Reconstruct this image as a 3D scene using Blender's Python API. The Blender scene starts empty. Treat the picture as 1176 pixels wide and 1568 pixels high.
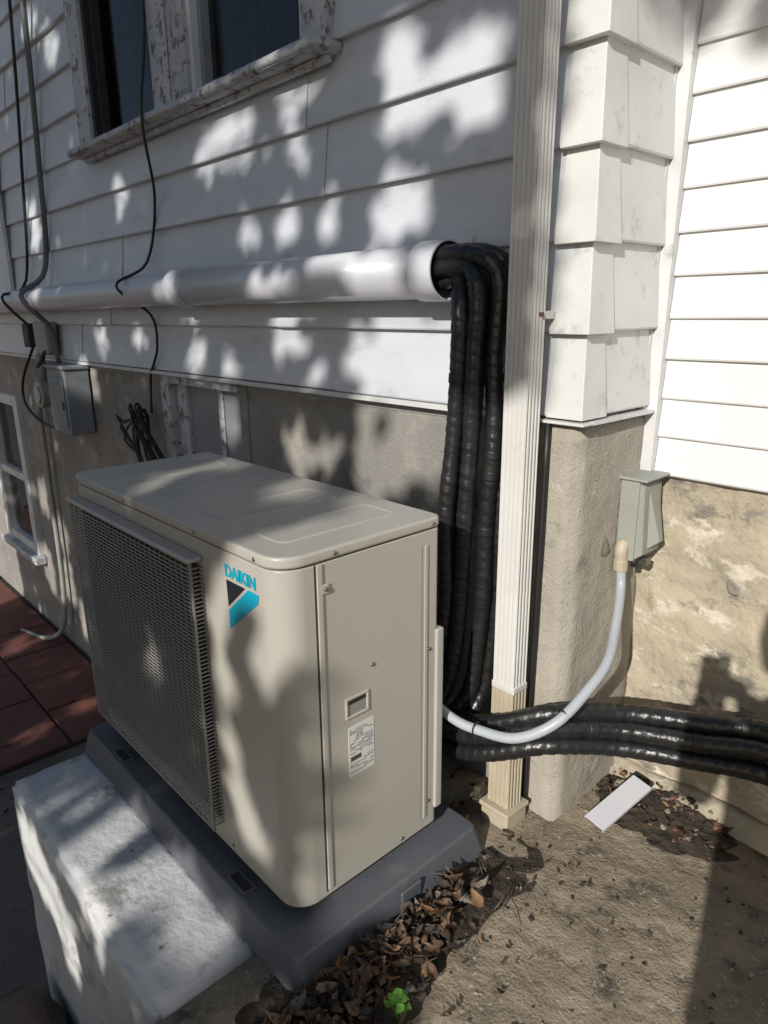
import bpy, bmesh, math, random
import numpy as np
from mathutils import Vector, Matrix, noise
random.seed(7)
scene=bpy.context.scene
COL=bpy.context.collection
# ------------------------------------------------------------ materials
def newmat(name):
    m=bpy.data.materials.new(name);m.use_nodes=True
    nt=m.node_tree;b=nt.nodes["Principled BSDF"]
    return m,nt,b
def mat(name,c1,c2=None,rough=.6,scale=5,detail=6,bump=0,bscale=60,metal=0,spec=.5,stretch=(1,1,1),c3=None,c3scale=20,c3lo=.6,c3hi=.66,bump2=0,b2scale=8,coat=0,midlo=.35,midhi=.65,bstretch=(1,1,1),c4=None,c4scale=2,c4lo=.55,c4hi=.6):
    m,nt,b=newmat(name);N=nt.nodes;L=nt.links
    b.inputs['Roughness'].default_value=rough;b.inputs['Metallic'].default_value=metal
    b.inputs['Specular IOR Level'].default_value=spec
    b.inputs['Coat Weight'].default_value=coat
    tc=N.new("ShaderNodeTexCoord");mp=N.new("ShaderNodeMapping");L.new(tc.outputs['Object'],mp.inputs[0]);mp.inputs['Scale'].default_value=stretch
    if c2 is None: c2=tuple(x*.85 for x in c1)
    n=N.new("ShaderNodeTexNoise");n.inputs['Scale'].default_value=scale;n.inputs['Detail'].default_value=detail;n.inputs['Roughness'].default_value=.62
    L.new(mp.outputs[0],n.inputs['Vector'])
    r=N.new("ShaderNodeValToRGB");r.color_ramp.elements[0].position=midlo;r.color_ramp.elements[1].position=midhi
    r.color_ramp.elements[0].color=(*c1,1);r.color_ramp.elements[1].color=(*c2,1)
    L.new(n.outputs['Fac'],r.inputs[0]);col=r.outputs[0]
    for cc,sc,lo,hi in ((c3,c3scale,c3lo,c3hi),(c4,c4scale,c4lo,c4hi)):
        if cc is None: continue
        n3=N.new("ShaderNodeTexNoise");n3.inputs['Scale'].default_value=sc;n3.inputs['Detail'].default_value=8;n3.inputs['Roughness'].default_value=.7
        L.new(mp.outputs[0],n3.inputs['Vector'])
        r3=N.new("ShaderNodeValToRGB");r3.color_ramp.elements[0].position=lo;r3.color_ramp.elements[1].position=hi
        L.new(n3.outputs['Fac'],r3.inputs[0])
        mx=N.new("ShaderNodeMix");mx.data_type='RGBA';L.new(r3.outputs[0],mx.inputs[0]);L.new(col,mx.inputs[6]);mx.inputs[7].default_value=(*cc,1)
        col=mx.outputs[2]
    L.new(col,b.inputs['Base Color'])
    prev=None
    for st,sc,dist in ((bump,bscale,.004),(bump2,b2scale,.03)):
        if st>0:
            nb=N.new("ShaderNodeTexNoise");nb.inputs['Scale'].default_value=sc;nb.inputs['Detail'].default_value=7
            mb=N.new("ShaderNodeMapping");L.new(tc.outputs['Object'],mb.inputs[0]);mb.inputs['Scale'].default_value=bstretch
            L.new(mb.outputs[0],nb.inputs['Vector'])
            bp=N.new("ShaderNodeBump");bp.inputs['Strength'].default_value=st;bp.inputs['Distance'].default_value=dist
            L.new(nb.outputs['Fac'],bp.inputs['Height'])
            if prev: L.new(prev,bp.inputs['Normal'])
            prev=bp.outputs[0]
    if prev: L.new(prev,b.inputs['Normal'])
    return m
M={}
M['siding']=mat('siding_paint',(.58,.60,.64),(.52,.54,.58),rough=.42,scale=3,c3=(.34,.34,.34),c3scale=6,c3lo=.58,c3hi=.85,bump=.15,bscale=18,stretch=(1,1,2.5))
M['cornerpaint']=mat('corner_paint',(.64,.64,.62),(.56,.56,.54),rough=.5,scale=4,c3=(.28,.29,.29),c3scale=13,c3lo=.57,c3hi=.76,bump=.25,bscale=25)
M['vinyl']=mat('vinyl_siding',(.70,.70,.69),(.65,.65,.64),rough=.5,scale=2,bump=.35,bscale=40,bstretch=(.15,1,6))
M['trim']=mat('white_trim',(.62,.62,.62),(.52,.52,.52),rough=.5,scale=6,bump=.15,c3=(.3,.29,.27),c3scale=14,c3lo=.62,c3hi=.72)
M['peel']=mat('peeling_paint',(.50,.51,.54),(.38,.39,.41),rough=.7,scale=9,c3=(.16,.145,.13),c3scale=24,c3lo=.54,c3hi=.60,bump=.9,bscale=50,stretch=(1,1,1))
M['stucco']=mat('foundation_stucco',(.29,.275,.255),(.21,.20,.185),rough=.95,scale=2.2,c3=(.38,.35,.30),c3scale=3.5,c3lo=.5,c3hi=.7,bump=.9,bscale=130,bump2=.25,b2scale=9,spec=.15,c4=(.13,.125,.115),c4scale=6,c4lo=.58,c4hi=.72)
M['stucco2']=mat('pilaster_stucco',(.41,.375,.315),(.32,.295,.25),rough=.95,scale=3.5,c3=(.20,.185,.16),c3scale=5,c3lo=.56,c3hi=.70,bump=1.0,bscale=150,bump2=.35,b2scale=12,spec=.15,c4=(.5,.46,.38),c4scale=9,c4lo=.58,c4hi=.68)
M['tancon']=mat('tan_concrete',(.47,.41,.30),(.33,.29,.225),rough=.95,scale=3.2,c3=(.16,.15,.135),c3scale=7,c3lo=.53,c3hi=.64,bump=1.,bscale=70,bump2=1.,b2scale=7,spec=.12,c4=(.56,.51,.42),c4scale=9,c4lo=.55,c4hi=.61,stretch=(1,1,1.6))
M['slab']=mat('terrace_concrete',(.32,.265,.195),(.20,.168,.125),rough=.95,scale=5,c3=(.095,.082,.065),c3scale=11,c3lo=.53,c3hi=.67,bump=.8,bscale=150,bump2=.6,b2scale=14,spec=.15,c4=(.42,.37,.30),c4scale=70,c4lo=.58,c4hi=.65)
M['path']=mat('path_concrete',(.20,.185,.16),(.13,.12,.105),rough=.95,scale=3,c3=(.06,.055,.05),c3scale=90,c3lo=.58,c3hi=.64,bump=.8,bscale=160,spec=.2)
M['whiteblock']=mat('painted_concrete',(.60,.60,.60),(.52,.52,.52),rough=.75,scale=4,c3=(.30,.295,.28),c3scale=6,c3lo=.55,c3hi=.64,bump=.6,bscale=60,bump2=.25,b2scale=12,c4=(.12,.11,.10),c4scale=16,c4lo=.65,c4hi=.685)
M['paver']=mat('red_paver',(.19,.068,.05),(.13,.05,.042),rough=.8,scale=3,c3=(.08,.038,.032),c3scale=14,c3lo=.55,c3hi=.7,bump=.6,bscale=90,bump2=.2)
M['joint']=mat('dark_joint',(.03,.026,.022),(.05,.04,.035),rough=1,scale=30)
M['backing']=mat('sheathing',(.30,.30,.30),(.25,.25,.25),rough=1,scale=30)
M['ac']=mat('ac_enamel',(.42,.40,.355),(.405,.386,.343),rough=.34,scale=2,bump=.04,bscale=500,c3=(.34,.32,.28),c3scale=7,c3lo=.6,c3hi=.85)
M['acdark']=mat('ac_inside',(.015,.015,.015),(.022,.022,.022),rough=.6,scale=40)
M['wire']=mat('grille_wire',(.27,.26,.24),(.25,.24,.22),rough=.32,scale=10)
M['pad']=mat('grey_plastic_pad',(.10,.107,.122),(.085,.091,.104),rough=.55,scale=3,c3=(.17,.16,.145),c3scale=9,c3lo=.56,c3hi=.78,bump=.25,bscale=300)
M['pvcwhite']=mat('white_pvc',(.58,.59,.63),(.55,.56,.60),rough=.28,scale=3)
M['black']=mat('black_tape',(.012,.012,.013),(.02,.02,.02),rough=.30,scale=30,bump=.6,bscale=70,spec=.5)
M['blackcable']=mat('black_cable',(.01,.01,.01),(.015,.015,.015),rough=.5)
M['greycable']=mat('grey_cable',(.13,.13,.125),(.10,.10,.10),rough=.6)
M['conduit']=mat('grey_conduit',(.40,.43,.46),(.36,.39,.42),rough=.4,scale=8)
M['boxgrey']=mat('disconnect_grey',(.31,.32,.285),(.27,.28,.25),rough=.5,scale=6,bump=.1)
M['utilgrey']=mat('utility_grey',(.25,.27,.285),(.19,.205,.22),rough=.5,scale=6)
M['beige']=mat('beige_plastic',(.46,.40,.30),(.38,.33,.24),rough=.55,scale=8,bump=.15)
M['downw']=mat('downspout_white',(.62,.61,.585),(.56,.55,.525),rough=.4,scale=5,c3=(.35,.31,.24),c3scale=14,c3lo=.64,c3hi=.8)
M['screw']=mat('screw_metal',(.35,.33,.30),(.2,.19,.18),rough=.35,metal=.9)
M['label']=mat('label_white',(.62,.62,.60),(.58,.58,.56),rough=.4)
M['ink']=mat('label_ink',(.06,.06,.06),(.08,.08,.08),rough=.5)
M['cyan']=mat('logo_cyan',(.0,.33,.46),(.0,.31,.44),rough=.35)
M['logodark']=mat('logo_dark',(.01,.015,.02),(.015,.02,.03),rough=.35)
M['curtain']=mat('navy_curtain_reflections',(.018,.024,.05),(.05,.065,.12),rough=.9,scale=9,stretch=(7,1,.5),c3=(.20,.23,.30),c3scale=16,c3lo=.57,c3hi=.72)  # pale vertical streaks are glass reflections painted into the cloth colour
M['soil']=mat('dark_soil',(.055,.042,.03),(.035,.027,.02),rough=1,scale=20,bump=1,bscale=120,bump2=1,b2scale=25)
M['brick']=mat('broken_brick',(.19,.09,.06),(.12,.06,.042),rough=.9,scale=12,bump=.8,bscale=90)
M['stone']=mat('rubble_stone',(.27,.24,.195),(.17,.155,.13),rough=.95,scale=12,bump=.8,bscale=80)
M['brownstone']=mat('brown_step',(.20,.15,.11),(.12,.09,.07),rough=.95,scale=9,bump=1,bscale=60,bump2=.8)
M['bark']=mat('bark',(.10,.075,.055),(.06,.045,.035),rough=.95,scale=10,bump=1,bscale=25,stretch=(3,3,.7))
M['leaf1']=mat('dry_leaf_brown',(.14,.08,.045),(.07,.042,.026),rough=.65,scale=60,bump=.6,bscale=150)
M['leaf2']=mat('dry_leaf_dark',(.06,.042,.03),(.03,.022,.017),rough=.75,scale=60,bump=.6,bscale=150)
M['leaf3']=mat('dry_leaf_orange',(.27,.15,.07),(.16,.09,.045),rough=.65,scale=60,bump=.6,bscale=150)
M['leaf4']=mat('dry_leaf_grey',(.20,.17,.135),(.12,.10,.08),rough=.75,scale=60,bump=.6,bscale=150)
M['green']=mat('weed_green',(.10,.25,.03),(.07,.19,.025),rough=.5,scale=25)
M['treeleaf']=mat('tree_foliage',(.055,.09,.03),(.09,.10,.03),rough=.6,scale=4)
M['twig']=mat('twig',(.17,.135,.10),(.10,.08,.06),rough=.9,scale=20)
M['skin']=mat('skin',(.45,.27,.2),(.42,.25,.18),rough=.5)
M['cloth']=mat('navy_jacket',(.04,.05,.08),(.03,.04,.06),rough=.9,scale=60,bump=.4)
M['hair']=mat('hair',(.03,.02,.015),(.02,.015,.01),rough=.6)
def glass(name):
    m,nt,b=newmat(name)
    N=nt.nodes;L=nt.links
    t=N.new("ShaderNodeBsdfTransparent");t.inputs[0].default_value=(.75,.8,.82,1)
    g=N.new("ShaderNodeBsdfGlossy");g.inputs['Roughness'].default_value=.03
    f=N.new("ShaderNodeFresnel");f.inputs[0].default_value=1.5
    mx=N.new("ShaderNodeMixShader");L.new(f.outputs[0],mx.inputs[0]);L.new(t.outputs[0],mx.inputs[1]);L.new(g.outputs[0],mx.inputs[2])
    L.new(mx.outputs[0],N["Material Output"].inputs[0]);return m
M['glass']=glass('window_glass')
# ------------------------------------------------------------ helpers
def empty(name,loc=(0,0,0)):
    o=bpy.data.objects.new(name,None);o.location=loc;COL.objects.link(o);o.empty_display_size=.1;return o
def mk(name,verts,faces,m,parent=None,smooth=False,mats=None,fm=None):
    me=bpy.data.meshes.new(name);me.from_pydata([tuple(v) for v in verts],[],faces);me.update()
    o=bpy.data.objects.new(name,me);COL.objects.link(o)
    if mats:
        for x in mats: me.materials.append(x)
        if fm is not None: me.polygons.foreach_set('material_index',fm)
    else: me.materials.append(m)
    if smooth:
        me.polygons.foreach_set('use_smooth',[True]*len(me.polygons))
    if parent: o.parent=parent
    return o
def fixn(o):
    bm=bmesh.new();bm.from_mesh(o.data);bmesh.ops.recalc_face_normals(bm,faces=bm.faces);bm.to_mesh(o.data);bm.free()
def bevel(o,w,seg=2,angle=35):
    b=o.modifiers.new('b','BEVEL');b.width=w;b.segments=seg;b.limit_method='ANGLE';b.angle_limit=math.radians(angle)
    for p in o.data.polygons:p.use_smooth=True
    w_=o.modifiers.new('wn','WEIGHTED_NORMAL');w_.keep_sharp=True
def box(name,a,b,m,parent=None,bv=0,seg=2):
    x0,y0,z0=a;x1,y1,z1=b
    v=[(x0,y0,z0),(x1,y0,z0),(x1,y1,z0),(x0,y1,z0),(x0,y0,z1),(x1,y0,z1),(x1,y1,z1),(x0,y1,z1)]
    f=[(0,3,2,1),(4,5,6,7),(0,1,5,4),(1,2,6,5),(2,3,7,6),(3,0,4,7)]
    o=mk(name,v,f,m,parent)
    if bv:bevel(o,bv,seg)
    return o
def prism(name,poly,z0,z1,m,parent=None,smooth=False,bv=0):
    n=len(poly)
    v=[(x,y,z0) for x,y in poly]+[(x,y,z1) for x,y in poly]
    f=[tuple(range(n))[::-1],tuple(range(n,2*n))]+[(i,(i+1)%n,n+(i+1)%n,n+i) for i in range(n)]
    o=mk(name,v,f,m,parent);fixn(o)
    if bv:bevel(o,bv,3,40)
    return o
def rrect(x0,x1,y0,y1,rs,seg=8):
    out=[]
    for (cx,cy,a0,r) in ((x0+rs[0],y0+rs[0],180,rs[0]),(x1-rs[1],y0+rs[1],270,rs[1]),(x1-rs[2],y1-rs[2],0,rs[2]),(x0+rs[3],y1-rs[3],90,rs[3])):
        for i in range(seg+1):
            a=math.radians(a0+90*i/seg);out.append((cx+r*math.cos(a),cy+r*math.sin(a)))
    return out
def spline(pts,step=.01):
    pts=[Vector(p) for p in pts];P=[pts[0]*2-pts[1]]+pts+[pts[-1]*2-pts[-2]]
    out=[]
    for i in range(1,len(P)-2):
        a,b,c,d=P[i-1:i+3];n=max(2,int((c-b).length/step))
        for k in range(n):
            t=k/n;out.append(.5*((2*b)+(c-a)*t+(2*a-5*b+4*c-d)*t*t+(3*b-a-3*c+d)*t**3))
    out.append(pts[-1]);return out
def sweep(pts,r,seg=12,spiral=0,rf=None,start=None):
    V=[];F=[];n=len(pts)
    T=[(pts[min(i+1,n-1)]-pts[max(i-1,0)]).normalized() for i in range(n)]
    nrm=T[0].orthogonal().normalized();s=0
    sd=pts[0].x*37+pts[0].z*91
    for i in range(n):
        if i:
            s+=(pts[i]-pts[i-1]).length
            nrm=(nrm-T[i]*nrm.dot(T[i])).normalized()
        bn=T[i].cross(nrm)
        if spiral: s2=s+.012*noise.noise(Vector((s*9,sd,0)))
        for k in range(seg):
            a=2*math.pi*k/seg
            rr=r if rf is None else r*rf(i/(n-1))
            if spiral:
                ph=(s2/spiral[1]+k/seg)%1.0
                rr*=1+spiral[0]*(ph if ph<.8 else (1-ph)/.2*.8)*(1+.8*noise.noise(Vector((s*30,sd,2))))+.07*noise.noise(pts[i]*14+Vector((sd,0,0)))
            V.append(pts[i]+nrm*math.cos(a)*rr+bn*math.sin(a)*rr)
    for i in range(n-1):
        for k in range(seg):
            k2=(k+1)%seg;F.append((i*seg+k,i*seg+k2,(i+1)*seg+k2,(i+1)*seg+k))
    F.append(tuple(range(seg))[::-1]);F.append(tuple(range((n-1)*seg,n*seg)))
    return V,F
def tube(name,pts,r,m,parent=None,seg=12,step=.01,spiral=0,smooth=True,rf=None,straight=False):
    pp=[Vector(p) for p in pts] if straight else spline(pts,step)
    v,f=sweep(pp,r,seg,spiral,rf);o=mk(name,v,f,m,parent,smooth);fixn(o);return o
def cyl(name,c,ax,r,h,m,parent=None,seg=32,bv=0):
    ax=Vector(ax).normalized();c=Vector(c)
    v,f=sweep([c,c+ax*h],r,seg);o=mk(name,v,f,m,parent);fixn(o)
    if bv:bevel(o,bv)
    else:
        for p in o.data.polygons:
            if len(p.vertices)==4:p.use_smooth=True
    return o
def merge(name,parts,m,parent=None,smooth=False,mats=None,fmi=None):
    V=[];F=[];FM=[]
    for j,(v,f) in enumerate(parts):
        o=len(V);V+=list(v);F+=[tuple(i+o for i in ff) for ff in f]
        if fmi:FM+=[fmi[j]]*len(f)
    return mk(name,V,F,m,parent,smooth,mats,FM if fmi else None)
def bx(a,b):
    x0,y0,z0=a;x1,y1,z1=b
    return ([(x0,y0,z0),(x1,y0,z0),(x1,y1,z0),(x0,y1,z0),(x0,y0,z1),(x1,y0,z1),(x1,y1,z1),(x0,y1,z1)],
     [(0,3,2,1),(4,5,6,7),(0,1,5,4),(1,2,6,5),(2,3,7,6),(3,0,4,7)])
def roughblock(name,a,b,m,parent=None,amp=.01,res=.06,freq=4,bv=.02):
    o=box(name,a,b,m,parent)
    bm=bmesh.new();bm.from_mesh(o.data)
    bmesh.ops.bevel(bm,geom=list(bm.edges),offset=bv,segments=2,affect='EDGES')
    for it in range(6):
        es=[e for e in bm.edges if e.calc_length()>res*1.6]
        if not es: break
        bmesh.ops.subdivide_edges(bm,edges=es,cuts=1,use_grid_fill=True)
    for v in bm.verts:
        p=v.co*freq
        n=Vector((noise.noise(p),noise.noise(p+Vector((9,3,1))),noise.noise(p+Vector((3,8,5)))))
        n2=Vector((noise.noise(p*4),noise.noise(p*4+Vector((9,3,1))),noise.noise(p*4+Vector((3,8,5)))))
        v.co+=n*amp+n2*amp*.4
    bmesh.ops.recalc_face_normals(bm,faces=bm.faces)
    bm.to_mesh(o.data);bm.free()
    for p in o.data.polygons:p.use_smooth=True
    return o
# ------------------------------------------------------------ camera
C=Vector((0.81427,-1.33459,1.263))
R=Matrix(((0.6796787822697704,-0.19762762234955997,0.7063852177224136),(0.7334447200797766,0.19594433519477447,-0.6508952758256705),(-0.00977729611804607,0.9604942167392458,0.2781281432920489)))
cd=bpy.data.cameras.new('camera');cam=bpy.data.objects.new('camera',cd);COL.objects.link(cam)
cam.matrix_world=Matrix.Translation(C)@R.to_4x4()
cd.sensor_fit='VERTICAL';cd.sensor_height=36;cd.lens=36*1058/1568;cd.clip_start=.02;cd.clip_end=400
scene.camera=cam
# ------------------------------------------------------------ light
d=Vector((-.300,.847,-.438)).normalized()
sl=bpy.data.lights.new('sun','SUN');sl.energy=4.6;sl.angle=math.radians(.55);sl.color=(1,.955,.89)
so=bpy.data.objects.new('sun',sl);COL.objects.link(so);so.rotation_euler=d.to_track_quat('-Z','Y').to_euler()
w=bpy.data.worlds.new('World');scene.world=w;w.use_nodes=True
nt=w.node_tree;sky=nt.nodes.new('ShaderNodeTexSky');sky.sky_type='NISHITA';sky.sun_disc=False
sky.sun_elevation=math.radians(26);sky.sun_rotation=math.radians(160.5)
nt.links.new(sky.outputs[0],nt.nodes['Background'].inputs[0]);nt.nodes['Background'].inputs[1].default_value=.08
scene.view_settings.view_transform='Standard';scene.view_settings.look='None';scene.view_settings.exposure=0
# ------------------------------------------------------------ ground
def ground_sheet():
    xs=[-80,-30,-12]+list(np.arange(-8,4.01,.25))+[12,30,80];ys=[-80,-30,-14]+list(np.arange(-8,1,.25))+[12,30,80]
    V=[];F=[]
    for y in ys:
        for x in xs: V.append((x,y,-.885+.006*noise.noise(Vector((x*2,y*2,0)))))
    nx=len(xs)
    for j in range(len(ys)-1):
        for i in range(nx-1):F.append((j*nx+i,j*nx+i+1,(j+1)*nx+i+1,(j+1)*nx+i))
    return mk('ground',V,F,M['path'],smooth=True)
ground_sheet()
def terrace():
    e=empty('concrete_terrace')
    roughblock('slab',(-.2,-7,-1.0),(6,.30,0),M['slab'],e,amp=.004,res=.12,freq=3,bv=.015)
    roughblock('slab_under_pad',(-1.13,-.76,-1.0),(-.19,.02,-.004),M['slab'],e,amp=.002,res=.15,bv=.01)
terrace()
RW=empty('retaining_wall')
roughblock('wall_block',(-1.13,-.99,-1.0),(-.2,-.755,0.0),M['whiteblock'],RW,amp=.006,res=.022,freq=9,bv=.012)
st=empty('garden_step')
roughblock('lower_step',(-1.06,-1.7,-1.0),(-.2,-1.005,-.585),M['brownstone'],st,amp=.024,res=.05,freq=7,bv=.04)
roughblock('upper_step',(-.45,-1.7,-.66),(-.19,-1.003,-.31),M['brownstone'],st,amp=.012,res=.06,freq=7,bv=.03)
def pavers():
    e=empty('paver_patio')
    box('joint_bed',(-7.5,-4,-.95),(-2.57,-.01,-.872),M['joint'],e)
    parts=[];s=.40;g=.012
    rnd=random.Random(3)
    j=0;y=-.03
    while y>-4:
        x=-2.58-(.2 if j%2 else 0)
        if j%2: parts.append(bx((-2.78+g,y-s+g,-.9),(-2.58,y,-.858)))
        while x>-7.4:
            dz=rnd.uniform(-.006,.006);a,b=bx((x-s+g,y-s+g,-.9),(x,y,-.86+dz))
            parts.append((a,b));x-=s
        y-=s;j+=1
    o=merge('tiles',parts,M['paver'],e);bevel(o,.008,2)
pavers()
# ------------------------------------------------------------ house
H=empty('house')
def sheet_course(pa,pb,z0,z1,yb,yt,axis,base,sign):
    V=[];F=[];n=max(1,int(abs(pb-pa)/.2))
    for i in range(n+1):
        t=pa+(pb-pa)*i/n
        wv=.003*noise.noise(Vector((t*1.7,z0*9,3)));wz=.0025*noise.noise(Vector((t*1.1,z0*7,8)))
        for (z,o) in ((z1+.012,yt),((z0+z1)/2,(yb+yt)/2+wv*.8),(z0+.004+wz,yb+wv),(z0+wz,yb-.002+wv),(z0+.001,0.0)):
            q=base+sign*o
            V.append((t,q,z) if axis=='x' else (q,t,z))
    for i in range(n):
        for k in range(4):F.append((i*5+k,i*5+k+1,(i+1)*5+k+1,(i+1)*5+k))
    return V,F
rows=[1.04+.1795*k for k in range(12)]
parts=[];rnd=random.Random(5)
WX0,WX1,WZ=-2.44,-.80,1.93
for k,z in enumerate(rows):
    z1=z+.1795
    segs=[(-6.5,-.03)] if z<1.9 else [(-6.5,WX0),(WX1,-.03)]
    for a,b in segs:
        cuts=[a];x=a+rnd.uniform(.4,2.5)
        while x<b-.3: cuts.append(x);x+=rnd.uniform(1.3,2.2)
        cuts.append(b)
        for i in range(len(cuts)-1):
            off=.0028*(i%2)
            parts.append(sheet_course(cuts[i]-(.02 if i and i%2==0 else 0),cuts[i+1]+(.02 if i<len(cuts)-2 and i%2==0 else 0),z-(.0015 if i%2 else 0),z1,.032+off,.011+off,'x',0,-1))
o=merge('main_lap_siding',parts,M['siding'],H);fixn(o)
box('wall_core_lower',(-6.5,.0005,1.0),(-.002,.3,WZ),M['backing'],H)
box('wall_core_left',(-6.5,.0005,WZ),(WX0,.3,3.3),M['backing'],H)
box('wall_core_right',(WX1,.0005,WZ),(-.002,.3,3.3),M['backing'],H)
box('wall_core_top',(WX0,.0005,3.1),(WX1,.3,3.3),M['backing'],H)
parts=[]
for i,z in enumerate(rows):
    parts.append(sheet_course(.03,.275,z,z+.1795,.022,.008,'y',0,1))
o=merge('return_lap_siding',parts,M['cornerpaint'],H);fixn(o)
V=[];F=[]
rq=random.Random(9)
for z in rows:
    ob,ot=.036,.014;obx,otx=.027+rq.uniform(-.002,.002),.011;zt=z+.1795+.006;zb=z-.004+rq.uniform(-.002,.002);L1=.062+rq.uniform(-.004,.004)
    i=len(V)
    V+=[(-L1,-ot,zt),(otx,-ot,zt),(otx,L1,zt),(-L1-.006,-ob,zb),(obx,-ob,zb),(obx,L1+.006,zb),(-L1,0,zb+.001),(0,0,zb+.001),(0,L1,zb+.001)]
    F+=[(i,i+3,i+4,i+1),(i+1,i+4,i+5,i+2),(i+3,i+6,i+7,i+4),(i+4,i+7,i+8,i+5),(i,i+6,i+3),(i+2,i+5,i+8)]
o=mk('corner_caps',V,F,M['cornerpaint'],H);fixn(o);bevel(o,.002,2)
o=mk('corner_drip_ledge',*bx((-.115,-.045,1.024),(.036,-.004,1.031)),M['trim'],H);bevel(o,.002)
box('corner_drip_ledge_return',(.004,-.003,1.024),(.036,.28,1.031),M['trim'],H)
box('drip_strip',(-6.5,-.036,1.022),(-.118,-.001,1.036),M['trim'],H)
o=prism('inside_corner_post',[(0.0,.262),(.012,.262),(.012,.272),(.04,.272),(.04,.33),(0,.33)],.86,3.3,M['trim'],H)
parts=[];z=.872
while z<3.2:
    parts.append(sheet_course(.041,4.0,z,z+.0925,.014,.003,'x',.302,-1));z+=.0925
o=merge('right_vinyl_siding',parts,M['vinyl'],H);fixn(o)
box('right_wall_core',(-.003,.3035,.865),(4,.6,3.3),M['trim'],H)
def facegrid(name,o0,u,v,nu,nv,amp,m,freq=4,nrm=(0,-1,0)):
    V=[];F=[];o0=Vector(o0);u=Vector(u);v=Vector(v);n=Vector(nrm)
    for j in range(nv+1):
        for i in range(nu+1):
            p=o0+u*i/nu+v*j/nv
            V.append(p+n*amp*(noise.noise(p*freq)+.4*noise.noise(p*freq*4)))
    for j in range(nv):
        for i in range(nu):
            a=j*(nu+1)+i;F.append((a,a+1,a+nu+2,a+nu+1))
    return mk(name,V,F,m,H,True)
def fm(x0,x1,z0,z1,nm):
    facegrid(nm,(x0,.004,z0),(x1-x0,0,0),(0,0,z1-z0),max(2,int((x1-x0)/.08)),max(2,int((z1-z0)/.08)),.004,M['stucco'],3)
fm(-6.5,-4.86,-.95,1.03,'foundation_far');fm(-4.86,-4.12,-.95,-.34,'foundation_below_far_window');fm(-4.86,-4.12,.76,1.03,'foundation_above_far_window')
fm(-4.12,-1.99,-.95,1.03,'foundation_left');fm(-1.99,-1.37,-.95,.50,'foundation_below_window');fm(-1.37,-.12,-.95,1.03,'foundation_mid')
box('foundation_core',(-6.5,.05,-1.),(-.02,.3,.98),M['joint'],H)
roughblock('corner_pilaster',(-.115,-.022,-.05),(.012,.34,1.022),M['stucco2'],H,amp=.003,res=.03,freq=6,bv=.006)
def tanwall():
    V=[];F=[];nu,nv=220,70
    for j in range(nv+1):
        for i in range(nu+1):
            x=4*(i/nu)**1.6;z=-.05+.925*j/nv;p=Vector((x,.318,z))
            a=.008*(noise.noise(p*4)+.4*noise.noise(p*16))
            # thin parged skin with broken edges
            q=noise.noise(Vector((x*6,z*9,3)))+.35*noise.noise(Vector((x*22,z*26,5)))
            a+=.005*min(1,max(0,(q+.05)*7))
            if z<.62+.012*noise.noise(Vector((x*6,0,0))): a+=.004
            V.append((x,.318-a,z))
    for j in range(nv):
        for i in range(nu):
            a=j*(nu+1)+i;F.append((a,a+1,a+nu+2,a+nu+1))
    mk('right_foundation',V,F,M['tancon'],H,True)
tanwall()
roughblock('foundation_footing',(-.05,.26,-.08),(4,.34,.045),M['tancon'],H,amp=.016,res=.04,freq=8,bv=.02)
def disc_patch(c,r,nrm,m,name,dep=.004,seed=0):
    rn=random.Random(seed);c=Vector(c);n=Vector(nrm).normalized();u=n.orthogonal().normalized();v=n.cross(u)
    V=[c-n*dep];N=22
    ir=[1+.35*noise.noise(Vector((math.cos(2*math.pi*i/N)*1.5,math.sin(2*math.pi*i/N)*1.5,seed*3.3))) +rn.uniform(-.1,.1) for i in range(N)]
    for ring,(rr,hh) in enumerate(((.55,-.3*dep),(1,.35*dep),(1.3,-.8*dep))):
        for i in range(N):
            a=2*math.pi*i/N;q=r*rr*ir[i]
            V.append(c+u*math.cos(a)*q+v*math.sin(a)*q*1.2+n*hh)
    F=[(0,1+i,1+(i+1)%N) for i in range(N)]
    for k in range(2):
        for i in range(N):
            a=1+k*N+i;b=1+k*N+(i+1)%N;F.append((a,b,b+N,a+N))
    o=mk(name,V,F,m,H,True);fixn(o);return o
disc_patch((.0155,.125,.71),.018,(1,0,0),M['stone'],'spall_mark',.004,1)
disc_patch((.255,.302,.625),.012,(0,-1,0),M['stone'],'bolt_hole_mark',.005,2)
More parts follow.
